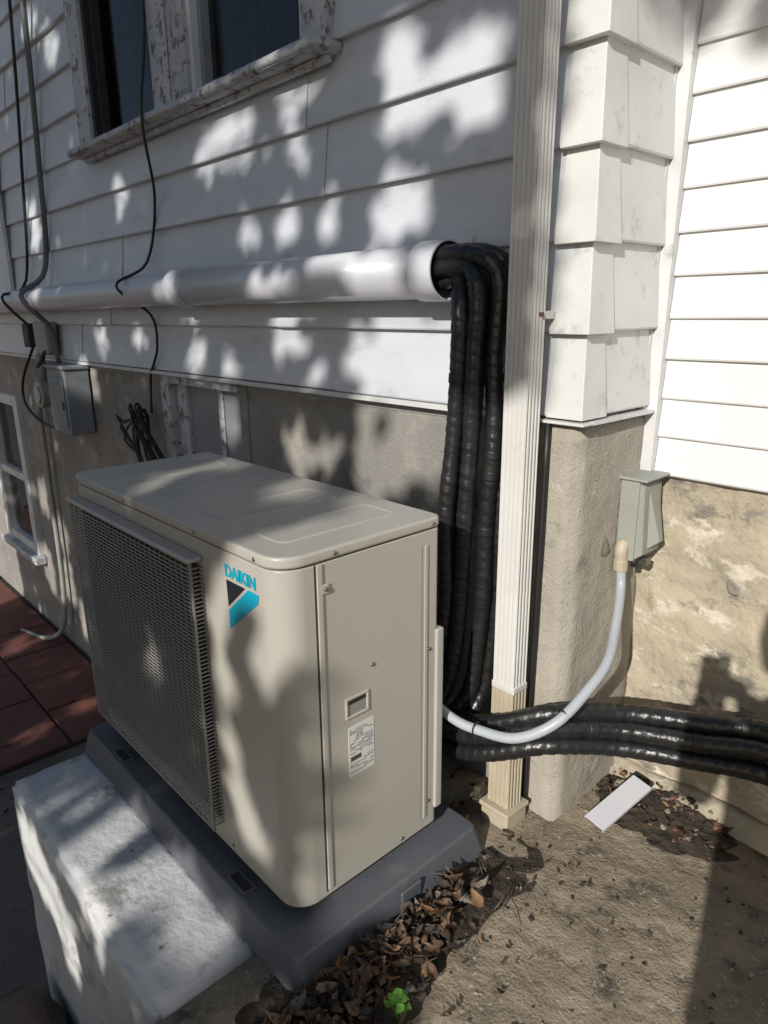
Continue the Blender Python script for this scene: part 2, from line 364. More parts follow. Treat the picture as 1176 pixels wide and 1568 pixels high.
# upper window
W=empty('upper_window');W.parent=H
ztop=3.05
box('casing_left',(-2.46,-.062,1.938),(-2.335,.0,ztop),M['peel'],W,.004)
box('casing_mid',(-1.745,-.062,1.938),(-1.50,.0,ztop),M['peel'],W,.004)
box('casing_mid_bead',(-1.64,-.070,1.945),(-1.605,-.0625,ztop),M['peel'],W,.003)
box('casing_right',(-.875,-.062,1.938),(-.775,.0,ztop),M['peel'],W,.004)
roughblock('sill',(-2.50,-.105,1.908),(-.755,.02,1.938),M['peel'],W,amp=.0025,res=.04,freq=8,bv=.005)
box('under_sill_apron',(-2.46,-.050,1.888),(-.78,-.033,1.907),M['peel'],W,.003)
for nm,a,b in (('left',-2.335,-1.745),('right',-1.50,-.875)):
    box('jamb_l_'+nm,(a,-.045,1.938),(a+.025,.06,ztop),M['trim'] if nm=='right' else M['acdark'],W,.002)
    box('jamb_r_'+nm,(b-.025,-.045,1.938),(b,.06,ztop),M['trim'],W,.002)
    box('sash_bottom_'+nm,(a+.025,-.035,1.938),(b-.025,.03,1.964),M['trim'],W,.003)
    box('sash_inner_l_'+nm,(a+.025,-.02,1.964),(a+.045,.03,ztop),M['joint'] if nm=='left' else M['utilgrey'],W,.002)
    box('sash_inner_r_'+nm,(b-.035,-.02,1.964),(b-.025,.03,ztop),M['trim'],W,.002)
    mk('glass_'+nm,[(a+.045,.012,1.964),(b-.035,.012,1.964),(b-.035,.012,ztop),(a+.045,.012,ztop)],[(0,1,2,3)],M['glass'],W)
    V=[];F=[];n=90
    for i in range(n+1):
        x=a+(b-a)*i/n;y=.06+.012*math.sin(x*95+2*noise.noise(Vector((x*6,0,0))))+.012*noise.noise(Vector((x*14,1,0)))
        V+=[(x,y,1.9),(x,y,ztop)]
    F=[(2*i,2*i+2,2*i+3,2*i+1) for i in range(n)]
    mk('curtain_'+nm,V,F,M['curtain'],W,True)
box('window_back',(-2.44,.16,1.9),(-.80,.2,3.1),M['joint'],W)
# basement window
B=empty('basement_window');B.parent=H
box('frame_left',(-2.02,-.012,.50),(-1.945,.05,1.02),M['peel'],B,.004)
box('frame_inner',(-1.94,.02,.50),(-1.86,.048,1.02),M['peel'],B,.004)
box('frame_right',(-1.40,-.006,.50),(-1.35,.05,1.02),M['stucco'],B,.006)
box('frame_top',(-1.945,-.008,.985),(-1.40,.05,1.02),M['peel'],B,.003)
box('panel',(-1.86,.04,.50),(-1.40,.049,.985),M['utilgrey'],B)
box('panel_bead',(-1.62,.032,.50),(-1.585,.0395,.985),M['peel'],B,.003)
B2=empty('far_basement_window');B2.parent=H
x0,x1,z0,z1=-4.86,-4.12,-.34,.76
box('frame_l',(x0,-.03,z0),(x0+.09,.04,z1),M['trim'],B2,.004);box('frame_r',(x1-.09,-.03,z0),(x1,.04,z1),M['trim'],B2,.004)
box('frame_t',(x0+.09,-.028,z1-.07),(x1-.09,.04,z1),M['trim'],B2,.004);box('rail',(x0+.09,-.02,.17),(x1-.09,.04,.22),M['trim'],B2,.004)
box('sill',(x0-.04,-.07,z0-.05),(x1+.04,.0,z0),M['peel'],B2,.005);box('frame_b',(x0+.09,-.02,z0),(x1-.09,.04,z0+.06),M['trim'],B2,.004)
mk('pane',[(x0+.09,.02,z0),(x1-.09,.02,z0),(x1-.09,.02,z1),(x0+.09,.02,z1)],[(0,1,2,3)],M['glass'],B2)
box('dark_room',(x0,.045,z0),(x1,.049,z1),M['acdark'],B2)
box('far_corner_board',(-3.86,-.06,1.30),(-3.74,-.0385,3.3),M['trim'],H,.004)
# ------------------------------------------------------------ line set cover pipe
P=empty('line_set_cover_pipe')
cy=-.098
tube('long_pipe',[(-6.4,cy,1.335),(-3.8,cy,1.338),(-1.55,cy,1.352)],.058,M['pvcwhite'],P,40,.3)
tube('short_pipe',[(-1.6,cy,1.352),(-.34,cy,1.352)],.061,M['pvcwhite'],P,40,straight=True)
def hollow(name,x0,x1,c,z,r,t):
    N=40;V=[];F=[]
    prof=[(x0,r-t*.9),(x0,r),(x0+.004,r+.001),(x1-.004,r+.001),(x1,r),(x1,r-t)]
    for (x,rr) in prof:
        for i in range(N):
            a=2*math.pi*i/N;V.append((x,c+rr*math.cos(a),z+rr*math.sin(a)))
    for k in range(len(prof)-1):
        for i in range(N):F.append((k*N+i,k*N+(i+1)%N,(k+1)*N+(i+1)%N,(k+1)*N+i))
    o=mk(name,V,F,M['pvcwhite'],P,True);fixn(o)
    o.modifiers.new('e','EDGE_SPLIT').split_angle=math.radians(35)
hollow('coupling',-1.60,-1.51,cy,1.352,.067,.009)
hollow('end_coupling',-.375,-.30,cy,1.352,.067,.004)
cyl('end_inner_dark',(-.345,cy,1.352),(1,0,0),.0610,.012,M['acdark'],P)
box('end_cap_tab',(-.335,-.040,1.395),(-.285,-.034,1.43),M['pvcwhite'],P,.002)
# ------------------------------------------------------------ refrigerant lines
LN=empty('refrigerant_line_bundle')
def band(pp,frac,r,nm):
    k=int(frac*(len(pp)-1));seg=pp[k:k+7]
    v,f=sweep(seg,r*1.10,20);o=mk(nm,v,f,M['blackcable'],LN,True);fixn(o)
def vline(nm,off,xs,r=.0195,ys=None):
    ys=ys or -.1
    rn=random.Random(nm)
    j=lambda a=.005: rn.uniform(-a,a)
    pts=[(-.36,cy+off[0],1.352+off[1]),(-.30,cy+off[0],1.362+off[1]),(-.245+off[2],cy-.005+off[0]*.5,1.358+off[1]*.8),(-.205+off[2],ys,1.30+off[1]),(xs[0]+j(),ys+j(),1.16),(xs[1]+j(),ys-.005+j(),.98),(xs[2]+j(),ys-.01+j(),.80),(xs[3]+j(),ys-.01+j(),.60),(xs[4],ys-.015,.45),(xs[5],ys-.03,.33),(xs[6],ys-.08,.25),(xs[6]-.12,ys-.13,.20)]
    tube(nm,pts,r,M['black'],LN,20,.0035,(.10,.028))
    pp=spline(pts,.0035)
    for q in range(3): band(pp,rn.uniform(.15,.8),r,nm+'_tape_%d'%q)
vline('line_a',(-.02,.022,.045),(-.165,-.158,-.165,-.172,-.178,-.19,-.24),ys=-.095)
vline('line_b',(-.025,-.005,.015),(-.195,-.193,-.205,-.212,-.220,-.24,-.28),ys=-.13)
vline('line_c',(.015,.0,.0),(-.215,-.225,-.245,-.250,-.255,-.275,-.33),ys=-.095)
vline('line_d',(.0,-.028,-.02),(-.228,-.232,-.243,-.246,-.256,-.285,-.36),ys=-.145)
vline('line_e',(.02,.03,.055),(-.145,-.142,-.15,-.15,-.16,-.17,-.2),ys=-.062,r=.017)
def hline(nm,dy,dz,r=.0205):
    rn=random.Random(nm)
    base=[(-.55,-.22,.20),(-.28,-.185,.225),(-.17,-.175,.235),(-.065,-.165,.275),(.05,-.11,.325),(.16,.02,.318),(.31,.10,.322),(.43,.14,.335),(.62,.17,.33),(1.1,.2,.26),(1.9,.22,.2)]
    amp=[1,.9,.8,.8,.75,.9,1,1,1,1,1]
    pts=[(x,y+dy*a+.007*noise.noise(Vector((x*7,dz*90,0))),z+dz*a+.016*noise.noise(Vector((x*6,dz*70,5)))) for (x,y,z),a in zip(base,amp)]
    tube(nm,pts,r,M['black'],LN,20,.0035,(.10,.028))
    pp=spline(pts,.0035)
    for q in range(2): band(pp,rn.uniform(.2,.5),r,nm+'_tape_%d'%q)
hline('run_a',.0,.055);hline('run_b',-.03,.022);hline('run_c',.02,.012,.019);hline('run_d',-.028,-.028,.021);hline('run_e',.018,-.045,.019)
def tie(c,ax,r,nm,p=None):
    c=Vector(c);ax=Vector(ax).normalized();u=ax.orthogonal().normalized();v=ax.cross(u)
    pts=[c+(u*math.cos(2*math.pi*i/24)+v*math.sin(2*math.pi*i/24))*r for i in range(25)]
    a,f=sweep(pts,.0022,6);mk(nm,a,f,M['blackcable'],p or LN,True)
# ------------------------------------------------------------ conduit
CD=empty('electrical_conduit')
tube('conduit_run',[(.035,.175,.66),(.045,.165,.60),(.085,.08,.545),(.125,-.02,.505),(.130,-.10,.470),(.106,-.185,.411),(.039,-.232,.362),(-.05,-.25,.347),(-.129,-.262,.352),(-.26,-.27,.40)],.0115,M['conduit'],CD,20,.008)
cyl('gland_nut',(.034,.176,.645),(0,-.05,1),.018,.03,M['beige'],CD,8,.002)
tube('gland_elbow',[(.034,.175,.67),(.034,.172,.70),(.034,.185,.715)],.016,M['beige'],CD,20,.005)
tie((.112,-.165,.424),(.2,.9,.45),.0135,'conduit_tie',CD);tie((-.06,-.25,.348),(1,.1,0),.0135,'conduit_tie_b',CD)
# ------------------------------------------------------------ disconnect box
D=empty('electrical_disconnect_box')
o=box('enclosure',(.013,.178,.672),(.062,.288,.872),M['boxgrey'],D,.005)
V=[(.0625,.182,.678),(.0625,.284,.678),(.0625,.284,.866),(.0625,.182,.866),(.078,.192,.69),(.078,.276,.69),(.07,.276,.858),(.07,.192,.858)]
o=mk('cover',V,[(0,1,5,4),(1,2,6,5),(2,3,7,6),(3,0,4,7),(4,5,6,7)],M['boxgrey'],D);fixn(o);bevel(o,.003)
V=[(.071,.215,.845),(.071,.262,.845),(.077,.262,.70),(.077,.215,.70),(.100,.232,.72),(.100,.25,.72)]
o=mk('handle_flap',V,[(0,1,5,4),(0,4,3),(1,2,5),(3,4,5,2)],M['boxgrey'],D);fixn(o);bevel(o,.002)
box('lid_hood',(.010,.172,.873),(.083,.294,.881),M['boxgrey'],D,.003)
cyl('lock_hasp',(.055,.20,.655),(0,0,1),.008,.02,M['blackcable'],D,12)
box('latch',(.04,.225,.652),(.075,.25,.672),M['screw'],D,.002)
# ------------------------------------------------------------ downspout
S=empty('rain_downspout')
def ribbed(x0,x1,y0,y1,nr,dp):
    P_=[]
    def edge(a,b,n):
        a=Vector(a);b=Vector(b);t=(b-a);nn=Vector((t.y,-t.x)).normalized()
        k=n*6
        for i in range(k):
            s=i/k;w_=(s*n)%1
            hgt=-dp*max(0,math.sin(w_*2*math.pi-math.pi/2)) if 0<i<k else 0
            P_.append(tuple(a+t*s+nn*hgt))
    edge((x0,y0),(x1,y0),nr);edge((x1,y0),(x1,y1),nr-1);edge((x1,y1),(x0,y1),1);edge((x0,y1),(x0,y0),1)
    return P_
prism('spout_upper',ribbed(-.118,-.056,-.118,-.070,5,.0045),.385,3.3,M['downw'],S)
prism('spout_lower',ribbed(-.1195,-.0545,-.1195,-.0685,5,.0045),.03,.395,M['beige'],S)
box('joint_collar',(-.121,-.121,.378),(-.053,-.067,.397),M['downw'],S,.003)
box('ground_adapter',(-.130,-.135,-.01),(-.045,-.052,.045),M['beige'],S,.006)
box('adapter_rim',(-.134,-.139,.038),(-.041,-.048,.052),M['beige'],S,.004)
box('wall_bracket',(-.122,-.0695,1.245),(-.056,-.034,1.262),M['downw'],S,.002)
cyl('rusty_screw',(-.056,-.085,1.255),(1,0,0),.005,.005,M['brick'],S,10)
tube('downspout_shade_strip',[(-.058,-.034,1.03),(-.060,-.034,.7),(-.064,-.034,.3),(-.066,-.034,.0)],.0075,M['blackcable'],empty('added_shade_strip'),10,.1)  # added black tube, stands for the downspout's shadow on the foundation
# ------------------------------------------------------------ condenser
A=empty('air_conditioner_condenser')
ax0,ax1,ay0,ay1=-1.085,-.12,-.72,-.315
zb,zl,zt=.10,.834,.857
prism('body',rrect(ax0,ax1,ay0,ay1,(.035,.055,.012,.012)),zb,zl-.003,M['ac'],A,bv=.003)
prism('lid_reveal',rrect(ax0+.004,ax1-.004,ay0+.004,ay1-.004,(.035,.055,.012,.012)),zl-.006,zl+.002,M['joint'],A)
prism('lid',rrect(ax0-.004,ax1+.004,ay0-.004,ay1+.004,(.04,.058,.02,.02)),zl,zt,M['ac'],A,bv=.006)
def frame_ring(nm,x0,x1,y0,y1,z,w_=.012,h=.0032):
    a=rrect(x0,x1,y0,y1,(.02,)*4,6);b=rrect(x0+w_,x1-w_,y0+w_,y1-w_,(.014,)*4,6);c=rrect(x0+w_*.5,x1-w_*.5,y0+w_*.5,y1-w_*.5,(.017,)*4,6)
    n=len(a);V=[(x,y,z-.001) for x,y in a]+[(x,y,z+h) for x,y in c]+[(x,y,z-.001) for x,y in b]
    F=[]
    for k in range(2):
        for i in range(n):F.append((k*n+i,k*n+(i+1)%n,(k+1)*n+(i+1)%n,(k+1)*n+i))
    o=mk(nm,V,F,M['ac'],A,True);fixn(o)
for i,(xa,xb) in enumerate(((-.98,-.86),(-.74,-.62),(-.50,-.38),(-.30,-.19))):
    frame_ring('emboss_%d'%i,xa,xb,-.665,-.365,zt)
sx=ax1
box('side_seam_strip',(sx-.002,-.641,.115),(sx+.0035,-.628,zl-.004),M['ac'],A,.002)
box('side_seam_gap',(sx-.002,-.6455,.112),(sx+.0006,-.6412,zl-.004),M['joint'],A)
box('screw_tab_top',(sx,-.634,.770),(sx+.004,-.614,.790),M['ac'],A,.003)
box('side_rear_groove',(sx-.001,-.370,.13),(sx+.0005,-.3675,.80),M['wire'],A)
box('side_rear_rib',(sx,-.362,.13),(sx+.003,-.352,.80),M['ac'],A,.002)
box('rear_valve_cover',(sx-.03,-.326,.14),(sx+.006,-.303,.60),M['ac'],A,.004)
for i,(y,z) in enumerate(((-.622,.78),(-.60,.844),(-.51,.585),(-.634,.42),(-.634,.14),(-.34,.844),(-.43,.115),(-.345,.17),(-.345,.56))):
    xx=sx+(.0045 if z>.83 else .001);
    if i==0: xx+=.004
    cyl('screw_%d'%i,(xx-.001,y,z),(1,0,0),.0045,.003,M['screw'],A,12,.001)
for i,(x,z) in enumerate(((-.19,.844),(-.41,.844),(-.75,.844),(-1.05,.844),(-.36,.12))):
    yy=ay0-(.0035 if z>.83 else 0)
    cyl('front_screw_%d'%i,(x,yy+.001,z),(0,-1,0),.0045,.003,M['screw'],A,12,.001)
parts=[]
hy0,hy1,hz0,hz1=-.583,-.522,.488,.535
for a,b in (((hy0,hz1-.006),(hy1,hz1)),((hy0,hz0),(hy1,hz0+.006)),((hy0,hz0+.006),(hy0+.006,hz1-.006)),((hy1-.006,hz0+.006),(hy1,hz1-.006))):
    parts.append(bx((sx-.001,a[0],a[1]),(sx+.0035,b[0],b[1])))
o=merge('handle_frame',parts,M['ac'],A);bevel(o,.0015)
V=[(sx+.0006,hy0+.006,hz0+.006),(sx+.0006,hy1-.006,hz0+.006),(sx+.0006,hy1-.006,hz1-.006),(sx+.0006,hy0+.006,hz1-.006)]
mk('handle_scoop_shade',V,[(0,1,2,3)],M['wire'],A)
box('handle_lip_shade',(sx+.0008,hy0+.008,hz1-.016),(sx+.0014,hy1-.008,hz1-.0065),M['acdark'],A)  # flat dark strip painted in as shade below the grip's top edge
box('rating_label',(sx,-.577,.352),(sx+.0008,-.509,.468),M['label'],A)
parts=[];rl=random.Random(2)
z=.460
while z>.36:
    if .385<z<.405: z-=.004
    y=-.574
    hh=rl.choice((.0012,.0016,.002))
    while y<-.515:
        l=rl.uniform(.004,.018);
        if rl.random()<.6: parts.append(bx((sx+.0007,y,z-hh*.8),(sx+.0012,min(y+l,-.512),z)))
        y+=l+.002
    z-=.0045
parts.append(bx((sx+.0007,-.572,.388),(sx+.0013,-.545,.398)))
merge('label_print',parts,M['ink'],A)
fy=ay0-.0012
cu=bpy.data.curves.new('logo_lettering','FONT');cu.body='DAIKIN';cu.size=.033;cu.extrude=.0003;cu.offset=.0013;cu.materials.append(M['cyan'])
to=bpy.data.objects.new('logo_lettering',cu);COL.objects.link(to);to.rotation_euler=(math.radians(90),0,0);to.location=(-.302,fy,.783);to.scale=(.98,1,1);to.parent=A
mk('logo_mark_cyan',[(-.222,fy,.775),(-.186,fy,.775),(-.190,fy,.757),(-.297,fy,.672),(-.297,fy,.712)],[(0,1,2,3,4)],M['cyan'],A)
mk('logo_mark_dark',[(-.299,fy,.775),(-.232,fy,.775),(-.297,fy,.720)],[(0,1,2)],M['logodark'],A)
gx0,gx1,gz0,gz1=-1.045,-.405,.165,.775
mk('fan_opening',[(gx0,ay0-.0015,gz0),(gx1,ay0-.0015,gz0),(gx1,ay0-.0015,gz1),(gx0,ay0-.0015,gz1)],[(0,1,2,3)],M['acdark'],A)
fc=Vector(((gx0+gx1)/2,ay0-.006,(gz0+gz1)/2))
N=64;V=[];F=[]
for rr,yy in ((.292,0),(.296,-.006),(.303,0)):
    for i in range(N):
        a=2*math.pi*i/N;V.append(fc+Vector((rr*math.cos(a),yy,rr*math.sin(a))))
for k in range(2):
    for i in range(N):F.append((k*N+i,k*N+(i+1)%N,(k+1)*N+(i+1)%N,(k+1)*N+i))
mk('fan_bellmouth',V,F,M['acdark'],A,True)
for b_ in range(3):
    V=[];F=[];n=10
    for i in range(n+1):
        t=i/n;rr=.05+.235*t;a0=math.radians(120*b_+10+25*t);a1=math.radians(120*b_+75+30*t)
        V.append(fc+Vector((rr*math.cos(a0),.003,rr*math.sin(a0))));V.append(fc+Vector((rr*math.cos(a1),-.004,rr*math.sin(a1))))
    F=[(2*i,2*i+2,2*i+3,2*i+1) for i in range(n)]
    mk('fan_blade_%d'%b_,V,F,M['acdark'],A,True)
cyl('fan_hub',fc+Vector((0,.002,0)),(0,-1,0),.05,.008,M['acdark'],A,32,.002)
parts=[]
yy=ay0-.030
nz=66
for i in range(nz+1):
    z=gz0+.0+(gz1-gz0)*i/nz
    pts=[Vector((gx1+.012,ay0+.002,z)),Vector((gx1+.012,yy+.008,z)),Vector((gx1+.004,yy,z)),Vector((gx0-.004,yy,z)),Vector((gx0-.012,yy+.008,z)),Vector((gx0-.012,ay0+.002,z))]
    parts.append(sweep(pts,.0017,6))
o=merge('grille_wires_across',parts,M['wire'],A,True)
parts=[]
nx=26
for i in range(nx+1):
    x=gx0+(gx1-gx0)*i/nx
    pts=[Vector((x,ay0+.002,gz1+.010)),Vector((x,yy+.008,gz1+.010)),Vector((x,yy+.002,gz1)),Vector((x,yy+.002,gz0)),Vector((x,yy+.008,gz0-.010)),Vector((x,ay0+.002,gz0-.010))]
    parts.append(sweep(pts,.0011,6))
merge('grille_wires_upright',parts,M['wire'],A,True)
parts=[]
for x in (gx1+.010,gx0-.010): parts.append(sweep([Vector((x,yy+.004,gz0-.012)),Vector((x,yy+.004,gz1+.012))],.0035,8))
for z in (gz0-.010,gz1+.010): parts.append(sweep([Vector((gx0-.012,yy+.004,z)),Vector((gx1+.012,yy+.004,z))],.003,8))
merge('grille_rim',parts,M['wire'],A,True)
box('grille_top_hood',(gx0-.02,ay0-.036,gz1+.014),(gx1+.018,ay0-.001,gz1+.025),M['ac'],A,.004)
for nm,x in (('foot_l',-.95),('foot_r',-.28)):
    box(nm+'_post',(x-.05,-.70,.072),(x+.05,-.33,.103),M['acdark'],A)
# ------------------------------------------------------------ pad
PD=empty('equipment_pad')
def padm():
    a=rrect(-1.125,-.062,-.765,-.232,(.02,)*4,4);b=rrect(-1.145,-.042,-.782,-.215,(.02,)*4,4)
    n=len(a);V=[(x,y,.001) for x,y in b]+[(x,y,.072) for x,y in a];F=[tuple(range(n,2*n))]+[(i,(i+1)%n,n+(i+1)%n,n+i) for i in range(n)]
    o=mk('pad_shell',V,F,M['pad'],PD);fixn(o);bevel(o,.006,3)
padm()
box('pad_edge_key',(-.052,-.50,.02),(-.045,-.44,.06),M['pad'],PD,.003)
for nm,x in (('anchor_slot_a',-.30),('anchor_slot_b',-.92)):
    parts=[bx((x-.035,-.757,.071),(x+.035,-.752,.076)),bx((x-.035,-.730,.071),(x+.035,-.725,.076)),bx((x-.035,-.752,.071),(x-.03,-.73,.076)),bx((x+.03,-.752,.071),(x+.035,-.73,.076))]
    merge(nm,parts,M['pad'],PD);mk(nm+'_hole',[(x-.03,-.752,.0735),(x+.03,-.752,.0735),(x+.03,-.73,.0735),(x-.03,-.73,.0735)],[(0,1,2,3)],M['joint'],PD)
# ------------------------------------------------------------ utilities on wall
U=empty('electric_utility_box')
box('panel_box',(-3.10,-.13,.67),(-2.84,-.005,1.0),M['utilgrey'],U,.008);box('panel_lid',(-3.11,-.14,1.0),(-2.83,-.005,1.02),M['utilgrey'],U,.004)
box('panel_door',(-3.08,-.137,.70),(-2.86,-.131,.96),M['utilgrey'],U,.004);box('hasp',(-2.90,-.15,.80),(-2.87,-.137,.84),M['screw'],U,.002)
U2=empty('phone_junction_box');box('case',(-3.32,-.10,1.06),(-3.13,-.037,1.23),M['boxgrey'],U2,.01);box('case_small',(-3.55,-.09,1.09),(-3.45,-.037,1.22),M['acdark'],U2,.01)
U3=empty('gas_regulator');cyl('dial',(-3.42,-.02,.83),(0,-1,0),.075,.07,M['boxgrey'],U3,24,.006);cyl('face',(-3.42,-.09,.83),(0,-1,0),.05,.012,M['conduit'],U3,24,.003)
tube('pipe_up',[(-3.42,-.05,.9),(-3.42,-.05,1.06)],.02,M['utilgrey'],U3,12,straight=True)
tube('pipe_side',[(-3.35,-.05,.83),(-3.10,-.05,.83)],.018,M['utilgrey'],U3,12,straight=True)
U4=empty('service_conduit');tube('drop',[(-3.62,-.04,.8),(-3.63,-.04,.2),(-3.66,-.04,-.4),(-3.72,-.06,-.72),(-3.9,-.12,-.85),(-4.2,-.2,-.87)],.016,M['boxgrey'],U4,10,.04)
U5=empty('service_cable')
tube('cable_a',[(-2.90,-.06,3.2),(-2.92,-.06,2.62),(-3.02,-.05,2.0),(-3.12,-.055,1.5),(-3.16,-.18,1.36),(-3.13,-.07,1.2),(-3.10,-.06,1.02)],.013,M['greycable'],U5,10,.03)
tube('cable_b',[(-3.02,-.06,3.2),(-3.10,-.06,2.62),(-3.28,-.05,2.0),(-3.46,-.055,1.45),(-3.5,-.18,1.36),(-3.46,-.07,1.2)],.008,M['blackcable'],U5,8,.03)
tube('cable_c',[(-3.48,-.06,1.1),(-3.7,-.08,.9),(-3.72,-.08,.75),(-3.45,-.07,.66),(-3.0,-.06,.66)],.008,M['blackcable'],U5,8,.03)
tube('cable_d',[(-3.16,-.10,1.08),(-3.2,-.14,1.0),(-3.05,-.15,1.05)],.010,M['blackcable'],U5,8,.03)
U6=empty('hanging_cable')
tube('drop',[(-1.72,-.075,3.2),(-1.725,-.075,2.3),(-1.735,-.115,1.93),(-1.84,-.045,1.68),(-1.95,-.05,1.46),(-1.97,-.175,1.37),(-1.96,-.05,1.26),(-1.94,-.045,1.14),(-2.0,-.042,1.06),(-2.06,-.03,1.02),(-2.08,-.03,.93),(-2.08,-.035,.85)],.0055,M['blackcable'],U6,8,.02)
rc=random.Random(4)
for k in range(7):
    pts=[]
    cx,cz=-2.05+rc.uniform(-.03,.05),.74+rc.uniform(-.02,.03);ph=rc.uniform(0,6)
    A_=.035+rc.uniform(0,.05)
    for i in range(15):
        a=ph+i/14*2*math.pi*1.1
        u_=A_*math.cos(a);v_=.16*math.sin(a)
        pts.append((cx+u_*.8+v_*.45,-.05-.012*k+.02*math.sin(a*2),cz+v_*-.85-u_*.3))
    tube('coil_%d'%k,pts,.005,M['blackcable'],U6,7,.02)
for k in range(3):
    tube('tail_%d'%k,[(-2.08,-.05,.84),(-2.2-.05*k,-.08,.80),(-2.27-.03*k,-.09,.72+.05*k),(-2.15,-.08,.66)],.005,M['blackcable'],U6,7,.02)
VP=empty('wall_pipe_stub');cyl('stub',(-.33,.02,.80),(0,-1,0),.03,.05,M['acdark'],VP,20,.004);cyl('collar',(-.33,.005,.80),(0,-1,0),.045,.012,M['stone'],VP,20,.003)
# ------------------------------------------------------------ small things on ground
o=box('plastic_cover_strip',(-.0275,-.095,-.002),(.0275,.095,.002),M['pvcwhite'],None,.001)
o.location=(.118,.115,.050);o.rotation_euler=(math.radians(13),math.radians(6),math.radians(-8))
for sgn in (-1,1):
    l=box('flange_%d'%sgn,(sgn*.0275-.001,-.095,-.008),(sgn*.0275+.001,.095,.0),M['pvcwhite'],o)
def rocks(name,n,area,m,smin,smax,parent=None,seed=1,mats=None,zf=None,sub=1):
    rn=random.Random(seed);parts=[];fmi=[]
    for i in range(n):
        x=rn.uniform(area[0],area[1]);y=rn.uniform(area[2],area[3]);s=rn.uniform(smin,smax)*(rn.random()*.6+.5)
        bm=bmesh.new();bmesh.ops.create_icosphere(bm,subdivisions=sub,radius=1)
        off=Vector((rn.uniform(0,99),0,0));sc=Vector((s,s*rn.uniform(.5,1),s*rn.uniform(.35,.7)))
        q=Matrix.Rotation(rn.uniform(0,6),3,'Z')@Matrix.Rotation(rn.uniform(-.4,.4),3,'X')
        z0=zf(x,y) if zf else 0
        V=[q@Vector([(v.co[k]*(1+.6*noise.noise(v.co*1.5+off)))*sc[k] for k in range(3)])+Vector((x,y,z0+sc[2]*.4)) for v in bm.verts]
        F=[tuple(v.index for v in f.verts) for f in bm.faces];bm.free()
        parts.append((V,F));fmi.append(rn.randrange(len(mats)) if mats else 0)
    return merge(name,parts,m,parent,False,mats,fmi if mats else None)
rocks('brick_rubble',150,(.05,.34,.14,.30),None,.004,.020,seed=3,mats=[M['brick'],M['soil'],M['stone'],M['soil']],zf=lambda x,y:max(0,(y-.14)*.25*max(0,1-abs(x-.2)*4)),sub=2)
rocks('gravel',1000,(-.05,.9,-1.3,.26),None,.0015,.006,seed=8,mats=[M['stone'],M['soil'],M['slab']])
def mound(name,cx,cy_,rx,ry,h,m,seed):
    V=[];F=[];n=40
    for j in range(n+1):
        for i in range(n+1):
            u=-1+2*i/n;v=-1+2*j/n;r=math.hypot(u,v)*(1+.35*noise.noise(Vector((u*2,v*2,seed))))
            p=Vector((cx+u*rx,cy_+v*ry,0));hh=h*max(-.6,1-r**2*1.1)*(1+.5*noise.noise(p*9+Vector((seed,0,0))))+.006*noise.noise(p*35)-.002
            V.append((p.x,p.y,hh))
    for j in range(n):
        for i in range(n):
            a=j*(n+1)+i;F.append((a,a+1,a+n+2,a+n+1))
    return mk(name,V,F,m,None,True)
mound('soil_bed',.0,-.60,.14,.52,.012,M['soil'],2)
mound('soil_mound',.19,.22,.20,.13,.028,M['soil'],5)
def leaf(rn,c,size,tilt=1.0,narrow=.55):
    prof=[(0,.02),(.10,.22),(.24,.46),(.40,.50),(.56,.44),(.72,.30),(.87,.15),(1,.0)]
    cur=rn.uniform(.2,2.2)*tilt;fold=rn.uniform(.05,.8)*tilt;tw=rn.uniform(-.9,.9)*tilt
    V=[]
    for t,w_ in prof:
        zz=.5*cur*(t-.5)**2*1.6
        for s in (-1,-.5,0,.5,1):
            j=1+.30*rn.uniform(-1,1)*abs(s)
            yv=s*w_*narrow*j;zv=zz+abs(s)**1.6*w_*fold*.8+.05*tilt*rn.uniform(-1,1)*abs(s)
            a=tw*(t-.5);V.append(Vector((t-.5,yv*math.cos(a)-zv*math.sin(a),yv*math.sin(a)+zv*math.cos(a))))
    q=(Matrix.Rotation(rn.uniform(0,2*math.pi),3,'Z')@Matrix.Rotation(rn.gauss(0,.5)*tilt,3,'X')@Matrix.Rotation(rn.gauss(0,.45)*tilt,3,'Y'))
    if rn.random()<.4:q=q@Matrix.Rotation(math.pi,3,'X')
    V=[q@(v*size)+c for v in V]
    F=[]
    for i in range(7):
        for s in range(4):
            a=i*5+s;F.append((a,a+1,a+6,a+5))
    return V,F
rn=random.Random(11);parts=[];fmi=[]
for i in range(1270):
    nw=rn.uniform(.3,.62)
    if i<820:
        t=rn.random();x=-.03+abs(rn.gauss(.0,.085))*(.4+.8*t);y=-.34-.64*t**.8+rn.uniform(-.08,.08);
        z=.008+rn.random()*.04*math.exp(-((x-.02)/.07)**2)
        s=.014+.05*rn.random()**1.8
    elif i<1120:
        x=rn.uniform(-.05,.35);y=rn.uniform(-1.1,-.1);z=.006;s=rn.uniform(.006,.024)
        if rn.random()<(x+.05)*2.2: continue
    elif i<1210:
        x=rn.uniform(.03,.36);y=rn.uniform(.12,.27);z=.02+rn.random()*.02;s=rn.uniform(.010,.028)
    elif i<1230:
        x=rn.uniform(-.3,-.05);y=rn.uniform(-.2,-.03);z=.01;s=rn.uniform(.015,.035)
    else:
        x=rn.uniform(-2.5,-1.2);y=rn.uniform(-1.2,-.1);z=-.87;s=rn.uniform(.015,.035)
    parts.append(leaf(rn,Vector((x,y,z)),s,1.0,nw));fmi.append(rn.choices((0,1,2,3),(.40,.40,.10,.10))[0])
ll=merge('leaf_litter',parts,None,None,True,[M['leaf1'],M['leaf2'],M['leaf3'],M['leaf4']],fmi)
parts=[]
